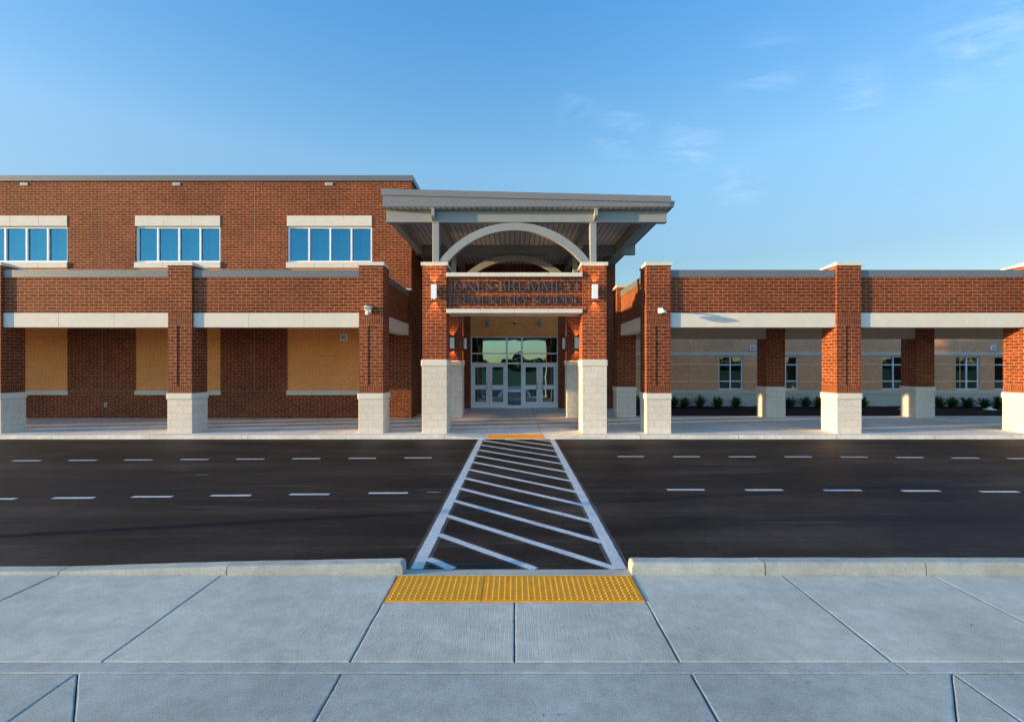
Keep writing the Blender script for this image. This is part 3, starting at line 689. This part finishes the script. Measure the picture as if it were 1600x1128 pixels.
# ------------------------------------------------------------------ school name, serif letters standing off the brick
def glyph(ch):
    """returns (list of polygons in unit cap height, advance width)"""
    T, t, s, e = .115, .042, .034, .05      # stem, thin stroke, serif height, serif overhang
    out = []
    def rect(x0, y0, x1, y1): out.append([(x0, y0), (x1, y0), (x1, y1), (x0, y1)])
    def stem(x, w=T, top=True, bot=True, y0=0, y1=1):
        rect(x, y0, x+w, y1)
        if bot: rect(x-e, y0, x+w+e, y0+s)
        if top: rect(x-e, y1-s, x+w+e, y1)
    def line(xa, ya, xb, yb, w): out.append([(xa, ya), (xa+w, ya), (xb+w, yb), (xb, yb)])
    def arc(cx, cy, rx, ry, a0, a1, tk, th, n=18):
        """annular arc; half-thickness runs from th (top/bottom) to tk (sides)"""
        for i in range(n):
            q = []
            for aa in (a0+(a1-a0)*i/n, a0+(a1-a0)*(i+1)/n):
                c_, s__ = math.cos(aa), math.sin(aa); w_ = th+(tk-th)*abs(c_)**1.5
                q.append(((cx+rx*c_, cy+ry*s__), (cx+(rx-w_)*c_, cy+(ry-w_)*s__)))
            out.append([q[0][1], q[0][0], q[1][0], q[1][1]])
    pi = math.pi
    if ch == 'J': rect(.16, .02, .16+T, 1); rect(.16-e, 1-s, .16+T+e, 1); arc(.07, .0, .225, .24, -pi*.5, 0, T, .06, 8); arc(.07, -.1, .09, .14, pi*.5, pi*1.5, .07, .05, 6); return out, .38
    if ch == 'O': arc(.44, .5, .44, .52, 0, 2*pi, T*1.05, t, 30); return out, .94
    if ch == 'N': stem(.06, t); line(.03, 1, .70, 0, T*1.15); rect(.79, 0, .79+t, 1); rect(.79-e, 1-s, .79+t+e, 1); return out, .93
    if ch in 'EF': stem(.07); rect(.07+T, 1-t, .55, 1); rect(.55-.04, .80, .57, 1); rect(.07+T, .50, .42, .50+t); rect(.42, .40, .46, .64); rect(.07+T, 0, .58, t); out.append([(.56, 0), (.60, 0), (.64, .22), (.60, .22)]); return out, .70
    if ch == 'L': stem(.07); rect(.07+T, 0, .58, t); out.append([(.56, 0), (.60, 0), (.64, .24), (.60, .24)]); return out, .68
    if ch == 'S':
        arc(.27, .745, .25, .27, pi*.08, pi*1.30, T, t, 16); arc(.28, .255, .26, .275, -pi*.92, pi*.30, T, t, 16)
        out.append([(.07, .66), (.13, .52), (.50, .35), (.47, .49)]); rect(.47, .70, .51, .98); rect(.02, .02, .06, .32); return out, .60
    if ch == 'B': stem(.07); rect(.07+T, 1-t, .34, 1); rect(.07+T, .52, .36, .52+t); rect(.07+T, 0, .38, t); arc(.33, .76, .24, .24, -pi/2, pi/2, T, t, 14); arc(.37, .285, .27, .285, -pi/2, pi/2, T*1.05, t, 14); return out, .72
    if ch == 'R': stem(.07); rect(.07+T, 1-t, .36, 1); rect(.07+T, .47, .36, .47+t); arc(.35, .735, .26, .265, -pi/2, pi/2, T, t, 14); line(.34, .48, .66, 0, T*1.1); rect(.66, 0, .88, s); return out, .82
    if ch == 'U': rect(.09, .30, .09+T, 1); rect(.04, 1-s, .09+T+e, 1); rect(.72, .30, .72+t, 1); rect(.72-e, 1-s, .72+t+e, 1); arc(.43, .32, .34, .34, pi, 2*pi, T*.9, .07, 18); return out, .88
    if ch == 'M': stem(.07, t); line(.06, 1, .46, 0, T); line(.80, 1, .46, 0, t); rect(.86, 0, .86+T, 1); rect(.86-e, 0, .86+T+e, s); rect(.86-.02, 1-s, .86+T+e, 1); return out, 1.11
    if ch == 'T': stem(.30, T, top=False); rect(.04, 1-t, .70, 1); rect(.03, .80, .07, 1); rect(.67, .80, .71, 1); return out, .74
    if ch == 'A': line(.04, 0, .36, 1, t); line(.62, 0, .34, 1, T*1.05); rect(.18, .30, .56, .30+t); rect(-.03, 0, .17, s); rect(.54, 0, .84, s); return out, .82
    if ch == 'Y': rect(.32, 0, .32+T, .48); rect(.24, 0, .32+T+.08, s); line(.32, .46, .03, 1, T); line(.40, .46, .68, 1, t); rect(-.04, 1-s, .22, 1); rect(.60, 1-s, .80, 1); return out, .76
    if ch == 'C': arc(.44, .5, .43, .52, pi*.22, pi*1.78, T*1.05, t, 26); rect(.74, .68, .785, .97); rect(.75, .05, .785, .26); return out, .84
    if ch == 'H': stem(.07); stem(.68); rect(.07+T, .49, .68, .49+t); return out, .90
    return out, .36
sgn = empty('school_sign', (.0, PY, 4.15), 'dark metal letters reading JONES BRUMMETT ELEMENTARY SCHOOL on the brick above the entrance', 'sign')
def word(txt, xa, xb, z0, h, big=()):
    adv = []; gap = .085
    for i, ch in enumerate(txt):
        sc_ = 1.05 if i in big else 1.0
        p, a = glyph(ch) if ch != ' ' else ([], .34); adv.append((ch, p, a*sc_, sc_))
    tot = sum(a for _, _, a, _ in adv)+gap*(len(adv)-1); k = (xb-xa)/tot; x = xa
    for ch, polys, a, sc_ in adv:
        if polys:
            m = MB()
            for j, pl in enumerate(polys):
                yf = PY-.040-.0004*(j % 23); m.prism([(x+px*k*sc_, z0+py*h*sc_) for px, py in pl], 'y', yf, PY-.018)
            for px_ in (.12, .5): m.box(x+px_*a*k, x+px_*a*k+.012, PY-.0185, PY+.005, z0+.02*h, z0+.02*h+.012)
            m.build('letter', letter_m, sgn)
        x += (a+gap)*k
word('JONES BRUMMETT', X(701.5, 15.47), X(908.5, 15.47), 4.575, .340, (0, 6))
word('ELEMENTARY SCHOOL', X(701.8, 15.47), X(907.5, 15.47), 4.150, .275, (0, 11))

# ------------------------------------------------------------------ entrance block with the doors
DY = 24.2
ent = empty('entrance_block', (0, DY, 0), 'dark red brick entrance block with glazed white doors at the back of the portico', 'building')
PE = part_of(ent)
fx0, fx1, ftop = X(735.3, DY), X(872.3, DY), Z(525.7, DY)
m = MB(); wall_xz(m, -4.268, 5.08, -.05, 7.24, DY, DY+.35, [(fx0, fx1, -.05, ftop), (fx0, fx1, ftop, 5.6)]); PE(m, 'wall', red)
m = MB(); m.box(4.73, 5.08, DY+.351, 32, -.05, 7.24); PE(m, 'wall', red)
m = MB(); m.box(fx0+.001, fx1-.001, DY+.03, DY+.3, ftop+.001, 5.599); PE(m, 'infill_panel', yel)
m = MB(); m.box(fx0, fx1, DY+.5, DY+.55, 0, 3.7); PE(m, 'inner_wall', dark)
mx = [X(791.8, DY), X(815.5, DY)]; zh, zd = Z(552.3, DY), Z(567.6, DY)
F = .055
m = MB(); fy = DY+.10
m.box(fx0+.001, fx0+F, fy, fy+.12, 0, ftop-.001); m.box(fx1-F, fx1-.001, fy, fy+.12, 0, ftop-.001)
m.box(fx0+F, fx1-F, fy, fy+.12, ftop-F, ftop-.001); m.box(fx0+F, fx1-F, fy+.003, fy+.117, zh-.03, zh+.03); m.box(fx0+F, fx1-F, fy+.003, fy+.117, zd-.045, zd+.03)
for v in mx: m.box(v-.042, v+.042, fy-.01, fy+.11, 0, ftop-F)
m.box(mx[0]+.042, mx[1]-.042, fy+.01, fy+.1, 0, .15); m.box(mx[0]+.042, mx[1]-.042, fy+.01, fy+.1, Z(612.4, DY), Z(609.5, DY))
sf = PE(m, 'storefront_frame', white)
for (a, b) in ((fx0, mx[0]), (mx[0], mx[1]), (mx[1], fx1)):
    for (c, d) in ((zd, zh), (zh, ftop)):
        m = MB(); m.box(a+.03, b-.03, fy+.05, fy+.058, c+.01, d-.02); PE(m, 'transom_pane', door_glass, sf)
for c, d in ((.14, Z(611, DY)), (Z(611, DY), zd-.04)):
    m = MB(); m.box(mx[0]+.03, mx[1]-.03, fy+.05, fy+.058, c, d); PE(m, 'side_pane', door_glass, sf)
mid_l = X(764.7, DY); mid_r = X(842.9, DY)
for (a, b, hs) in ((fx0+F, mid_l, 1), (mid_l, mx[0]-.042, -1), (mx[1]+.042, mid_r, 1), (mid_r, fx1-F, -1)):
    a += .004; b -= .004; d0, d1 = .012, zd-.048; z1_, z2_, z3_, z4_ = Z(628.4, DY), Z(608.4, DY), Z(601.8, DY), Z(573.6, DY)
    sw = (b-a-.56)/2 if b-a > .8 else .15
    m = MB(); y_ = fy+.02
    m.box(a, a+sw, y_, y_+.05, d0, d1); m.box(b-sw, b, y_, y_+.05, d0, d1)
    for c, d in ((d0, z1_), (z2_, z3_), (z4_, d1)): m.box(a+sw, b-sw, y_, y_+.05, c, d)
    dr = PE(m, 'door', white)
    for c, d in ((z1_, z2_), (z3_, z4_)):
        m = MB(); m.box(a+sw-.01, b-sw+.01, y_+.02, y_+.028, c-.01, d+.01); PE(m, 'pane', door_glass, dr)
    hx = b-sw+.03 if hs == 1 else a+sw-.03
    m = MB(); m.tube([(hx, y_-.07, .99), (hx, y_-.07, 1.30)], .013, 8); m.tube([(hx-.0+hs*.03, y_, 1.03), (hx, y_-.07, 1.03)], .010, 8); m.tube([(hx+hs*.03, y_, 1.26), (hx, y_-.07, 1.26)], .010, 8)
    m.box(hx-hs*.10, hx+hs*.06, y_-.012, y_-.002, 1.24, 1.27); m.box(hx-hs*.10, hx+hs*.06, y_-.012, y_-.002, 1.00, 1.03)
    PE(m, 'handle', steel, dr)

# ------------------------------------------------------------------ classroom wing on the right
GY = 24.45
wing = empty('classroom_wing', (5.08, GY, 0), 'low tan brick classroom wing with pale base behind the right walkway', 'building')
PW = part_of(wing)
wz0, wz1 = Z(608.7, GY), Z(556.8, GY); wx = [(X(a, GY), X(a+37.6, GY)) for a in (1123.2, 1209.8, 1378.4, 1493.4, 1554.0, 1722, 1790)]
zb0, zb1 = Z(615.6, GY), Z(609.6, GY)
m = MB(); wall_xz(m, 5.085, 40, zb1, 5.0, GY, GY+.3, [(a, b, wz0, wz1) for a, b in wx]); PW(m, 'wall', tan)
m = MB(); m.box(5.085, 40, GY-.01, GY+.3, -.1, zb0); PW(m, 'block_base', castj)
m = MB(); m.box(5.085, 40, GY-.045, GY+.3, zb0+.001, zb1-.002, .006, 1); PW(m, 'base_ledge', castj)
m = MB(); m.box(5.085, 40, GY-.02, GY+.1, Z(555.4, GY), Z(550.1, GY)); PW(m, 'stone_band', castj)
band = plain('pale_brick_band', (.80, .52, .32), .85)
for zc in (Z(568.9, GY), Z(595.9, GY)):
    us = [5.085]+[v for w_ in wx for v in w_]+[40]
    for a, b in zip(us[::2], us[1::2]):
        m = MB(); m.box(a, b, GY-.003, GY+.05, zc-.025, zc+.025); PW(m, 'brick_band', band)
m = MB(); m.box(5.085, 40, GY-.04, GY+.36, 5.0, 5.2); PW(m, 'coping', coping_m)
for px in (1080.5, 1270.5, 1500):
    m = MB(); m.box(X(px, GY)-.008, X(px, GY)+.008, GY-.006, GY+.02, zb1+.01, 4.9); PW(m, 'control_joint', band)
for a, b in wx:
    m = MB(); h1, h2 = Z(570, GY), Z(595.6, GY)
    frame_bars(m, a+.001, b-.001, wz0+.001, wz1-.001, GY+.06, .05, .09, ((a+b)/2,), (h1, h2), .05)
    f = PW(m, 'window', white)
    for u, v in ((a, (a+b)/2), ((a+b)/2, b)):
        for c, d in ((wz0, h2), (h2, h1), (h1, wz1)):
            g_ = MB(); g_.box(u+.02, v-.02, GY+.11, GY+.118, c+.02, d-.02); PW(g_, 'pane', wing_glass, f)

# ------------------------------------------------------------------ fixtures
def lamp_light(name, loc, up, parent, e=26, ang=52, col=(1, .55, .25)):
    d = bpy.data.lights.new(name, 'SPOT'); d.energy = e; d.spot_size = R(ang); d.spot_blend = .06; d.color = col; d.shadow_soft_size = .012
    o = bpy.data.objects.new(name, d); sc.collection.objects.link(o); o.parent = parent; o.location = loc
    o.rotation_euler = (0 if not up else R(180), 0, 0); return o
def sconce(loc, rz, label, e=14):
    """up-and-down wall light; local: wall plane y=0, room towards -y"""
    t = empty('wall_lamp', loc, label, 'wall lamp', 'up and down wall lamps on the entrance columns', rz)
    m = MB()
    for a, b, c, d in ((-.0875, -.0825, -.15, -.045), (.0825, .0875, -.15, -.045), (-.0825, .0825, -.15, -.145), (-.0825, .0825, -.05, -.045)): m.box(a, b, c, d, -.225, .225)
    m.box(-.0825, .0825, -.144, -.051, -.01, .01); m.build('housing', white, t, world=False)
    m = MB(); m.box(-.05, .05, -.044, 0, -.08, .08); m.build('bracket', steel, t, world=False)
    lamp_light('lamp_bulb', (0, -.10, .12), True, t, e); lamp_light('lamp_bulb', (0, -.10, -.12), False, t, e)
    return t
sz = (Z(445, 15.4)+Z(467, 15.4))/2
sconce((ex[0]+EW/2, CF, sz), 0, 'white box lamp on the front brick column left of the school name')
sconce((ex[1]+EW/2, CF, sz), 0, 'white box lamp on the front brick column right of the school name')
sconce((ex[0]+EW/2, 19.97, 3.10), 0, 'white box lamp facing the road on the rear brick column left of the doors', 11)
sconce((ex[1]+EW/2, 19.97, 3.10), 0, 'white box lamp facing the road on the rear brick column right of the doors', 11)
sconce((ex[0]+EW, 20.36, 3.10), R(90), 'white box lamp on the inner side of the rear column left of the doors', 10)
sconce((ex[1], 20.36, 3.10), R(-90), 'white box lamp on the inner side of the rear column right of the doors', 10)

def bullet_camera(loc, label):
    t = empty('security_camera', loc, label, 'camera')
    m = MB(); m.box(-.05, .05, -.05, 0, -.09, .05, .008, 1); m.tube([(0, -.03, -.06), (0, -.12, -.06), (-.02, -.15, .02)], .022, 8); m.build('bracket', cast, t, world=False)
    m = MB(); m.box(-.10, -.01, -.16, -.08, -.14, -.0, .012, 2); m.build('junction_box', white, t, world=False)
    m = MB(); m.tube([(.03, -.02, .10), (-.06, -.28, .07)], .062, 14); m.tube([(-.058, -.275, .071), (-.066, -.30, .068)], .05, 14); m.build('housing', white, t, world=False)
    m = MB(); m.tube([(-.0655, -.299, .068), (-.067, -.304, .0675)], .04, 14); m.build('lens', dark, t, world=False)
    return t
bullet_camera((X(578, CF), CF, Z(486, CF)), 'bullet security camera on the brick column left of the entrance')
t = empty('security_camera', (X(1031, CF), CF, 3.93), 'white dome security camera on the brick column right of the entrance', 'camera')
m = MB(); m.box(-.06, .06, -.02, 0, -.06, .10, .006, 1); m.tube([(0, -.01, .03), (0, -.12, .05), (0, -.25, .055), (0, -.30, .02)], .024, 10); m.build('bracket', white, t, world=False)
m = MB(); m.lathe([(.03, .02), (.07, 0), (.115, -.04), (.125, -.085), (.10, -.095)], (0, -.30, .0), 20); m.build('housing', white, t, world=False)
m = MB(); m.lathe([(.085, -.094), (.08, -.12), (.05, -.15), (.01, -.165)], (0, -.30, 0), 18); m.build('dome', dark, t, world=False)

def cyl_light(loc, label):
    t = empty('wall_light', loc, label, 'wall light', 'cylinder lights above the doors')
    m = MB(); m.lathe([(.06, -.17), (.085, -.15), (.085, .08), (.06, .15)], (0, -.12, 0), 16); m.build('housing', steel, t, world=False)
    m = MB(); m.box(-.05, .05, -.06, .03, -.06, .06); m.build('bracket', steel, t, world=False)
cyl_light((X(763.3, DY), DY, Z(504.5, DY)), 'grey cylinder light on the yellow wall above the left hand doors')
cyl_light((X(844, DY), DY, Z(504.5, DY)), 'grey cylinder light on the yellow wall above the right hand doors')
t = empty('security_camera', (X(804, DY), DY, Z(504.5, DY)), 'small dome camera on the yellow wall over the middle of the doors', 'camera')
m = MB(); m.lathe([(.07, .06), (.085, .03), (.085, -.01)], (0, -.10, .02), 14); m.box(-.05, .05, -.05, .03, -.0, .09); m.build('housing', white, t, world=False)
m = MB(); m.lathe([(.08, 0), (.07, -.05), (.02, -.085)], (0, -.10, .005), 14); m.build('dome', dark, t, world=False)

spk = plain('pale_grey_plastic', (.45, .46, .48), .6)
def wall_speaker(loc, label, h=.27):
    t = empty('wall_speaker', loc, label, 'speaker', 'square speakers on the school walls')
    m = MB(); m.box(-h/2, h/2, -.07, .0, -h/2, h/2, .015, 2); m.build('housing', white, t, world=False)
    m = MB(); m.box(-h/2+.04, h/2-.04, -.075, -.069, -h/2+.04, h/2-.04); m.build('grille', spk, t, world=False)
wall_speaker((X(537.5, WY), WY+.035, Z(527, WY)), 'square speaker high on the yellow brick under the left walkway', .29)
wall_speaker((X(1175.5, GY), GY, Z(544, GY)), 'square speaker on the tan wall beside the first window of the right wing')
wall_speaker((X(1551, GY), GY, Z(544, GY)), 'square speaker on the tan wall near the right edge of the photo')
t = empty('wall_socket', (X(166, WY), WY, Z(632, WY)), 'grey covered socket low on the dark brick wall behind the left walkway', 'socket')
m = MB(); m.box(-.055, .055, -.05, 0, -.085, .085, .01, 2); m.build('cover', spk, t, world=False)
m = MB(); m.box(-.015, .02, -.058, -.049, -.03, .04); m.build('latch', dark, t, world=False)

# street lamp out of frame to the left whose long shadow crosses the road
t = empty('unseen_street_lamp', (-16, 4.85, RZ), 'unseen tall bronze street lamp out of frame beside the near kerb left of the crosswalk', 'street lamp')
m = MB(); m.lathe([(.22, 0), (.22, .6), (.2, .62)], (0, 0, 0), 20); m.build('base', conc_kerb, t, world=False)
m = MB(); m.tube([(0, 0, .6), (0, 0, 5), (0, 0, 9)], [.085, .075, .06], 14); m.build('pole', pole_m, t, world=False)
m = MB(); m.tube([(0, 0, 8.8), (0, .5, 9.0)], .04, 8); m.box(-.18, .18, .3, 1.0, 8.92, 9.05, .03, 2); m.build('lamp_head', pole_m, t, world=False)

# ------------------------------------------------------------------ planting in the mulch bed
def shrub(loc, seed, sc_, label):
    rnd = random.Random(seed); m = MB()
    for k in range(62):
        az = rnd.uniform(0, 2*math.pi); lean = rnd.uniform(.1, 1.15); L = rnd.uniform(.38, .62)*sc_; wd = rnd.uniform(.016, .03)
        p = Vector((rnd.uniform(-.07, .07), rnd.uniform(-.07, .07), 0)); d = Vector((math.cos(az)*math.sin(lean), math.sin(az)*math.sin(lean), math.cos(lean)))
        side = Vector((-math.sin(az), math.cos(az), 0)); n = 5; pv = None
        for i in range(n+1):
            ww = wd*(1-.25*abs(i/n*2-.7))*(1 if i < n else .1)
            a, b = m.bm.verts.new(p-side*ww), m.bm.verts.new(p+side*ww)
            if pv: m.bm.faces.new((pv[0], pv[1], b, a))
            pv = (a, b)
            # side leaflets
            if 0 < i < n:
                for sg in (-1, 1):
                    q = p+side*sg*.02; e_ = q+side*sg*rnd.uniform(.05, .09)+d*.06+Vector((0, 0, rnd.uniform(-.02, .03)))
                    m.add([q-d*.015, q+d*.02, e_+d*.02], [(0, 1, 2)])
            p = p+d*(L/n); d = (d+Vector((0, 0, -.10*lean))).normalized()
    o = m.build('leaves', leaf_m, None, nofix=True)
    t = empty('shrub', loc, label, 'shrub', 'spiky shrubs in the mulch bed'); o.parent = t
    m = MB(); m.tube([(0, 0, -.05), (0, 0, .12)], .02, 6); m.build('stem', leaf_litter, t, world=False)
spx = [(996.5, 'behind the rear column nearest the entrance'), (1051, 'half hidden by the first front column right of the entrance'),
       (1069, 'second in the row left of the first wing window'), (1094.5, 'third in the row left of the first wing window'),
       (1121, 'just left of the first wing window'), (1149, 'just below the first wing window'),
       (1234, 'just right of the middle rear column'), (1258, 'midway between the middle rear column and the sunlit column'),
       (1280, 'touching the left edge of the sunlit column in view'), (1348, 'peeking out right of the sunlit column'),
       (1467, 'just right of the right hand rear column'), (1488, 'tall with wide leaves below the gap left of the fourth window'),
       (1511, 'directly below the fourth wing window'), (1538.6, 'below the right edge of the fourth window'), (1561, 'beside the sunlit column at the right edge')]
for i, (px, lb) in enumerate(spx):
    shrub((X(px, 23.5), 23.5, .09), 100+i, random.uniform(.95, 1.2), 'dark green spiky shrub '+lb)
for px, lb in ((1405, 'small white domed ground fixture beside the right hand rear column'), (1537, 'small white domed ground fixture below the shrubs near the right edge')):
    t = empty('ground_fixture', (X(px, 22.9), 22.6, .085), lb, 'ground fixture')
    m = MB(); m.lathe([(.24, 0), (.24, .02), (.10, .045), (.09, .10), (.03, .13)], (0, 0, 0), 18); m.build('dome', white, t, world=False)

# dry leaves on the near pavement
for i, (px, py, lb) in enumerate(((316, 955, 'left panel of the near pavement'), (614, 963, 'panel below the left end of the tactile paving'), (880, 982, 'panel below the right half of the tactile paving'),
                     (1162, 938, 'pavement right of the tactile paving'), (1075, 983, 'pavement beside the joint right of the tactile paving'), (1242, 1068, 'lower pavement right of centre'), (850, 1119, 'lower pavement at the bottom centre'), (1517, 978, 'pavement near the right edge'))):
    D = FOC*(EYE-PZ)/(py-569); m = MB(); a = random.uniform(0, 6.28); L = .012
    pts = [(L*c_*math.cos(a)-s__*math.sin(a)*L*.45, L*c_*math.sin(a)+s__*math.cos(a)*L*.45, .004+.010*abs(c_)) for c_, s__ in ((-1, 0), (-.4, -1), (.4, -1), (1, 0), (.4, 1), (-.4, 1))]
    m.add(pts+[(p[0], p[1], p[2]+.0012) for p in pts], [(5, 4, 3, 2, 1, 0), (6, 7, 8, 9, 10, 11)]+[(k, (k+1) % 6, (k+1) % 6+6, k+6) for k in range(6)])
    o = m.build('dry_leaf', leaf_litter); o.location = (X(px, D), D, PZ); tag(o, 'tiny curled brown leaf on the '+lb, 'leaf', 'dry leaves on the pavement')

# far-off wood beyond the car park behind the viewer (seen only in the door and window reflections)
rnd = random.Random(3); m = MB()
for i in range(22000):
    x = rnd.uniform(-190, 190); h = 4.2+1.6*math.sin(x*.11)+1.2*math.sin(x*.37+1)+.7*math.sin(x*.9)
    c = Vector((x, -150+rnd.uniform(-8, 8), rnd.uniform(-.2, max(1, h)))); r_ = rnd.uniform(.25, .6)
    u = Vector((rnd.uniform(-1, 1), rnd.uniform(-.4, .4), rnd.uniform(-1, 1))).normalized(); v = u.cross(Vector((rnd.uniform(-.5, .5), 1, rnd.uniform(-.5, .5)))).normalized()
    m.add([c-u*r_, c+v*r_*.7, c+u*r_, c-v*r_*.7], [(0, 1, 2, 3)])
tag(m.build('woodland', wood_m, nofix=True), kind='stuff')
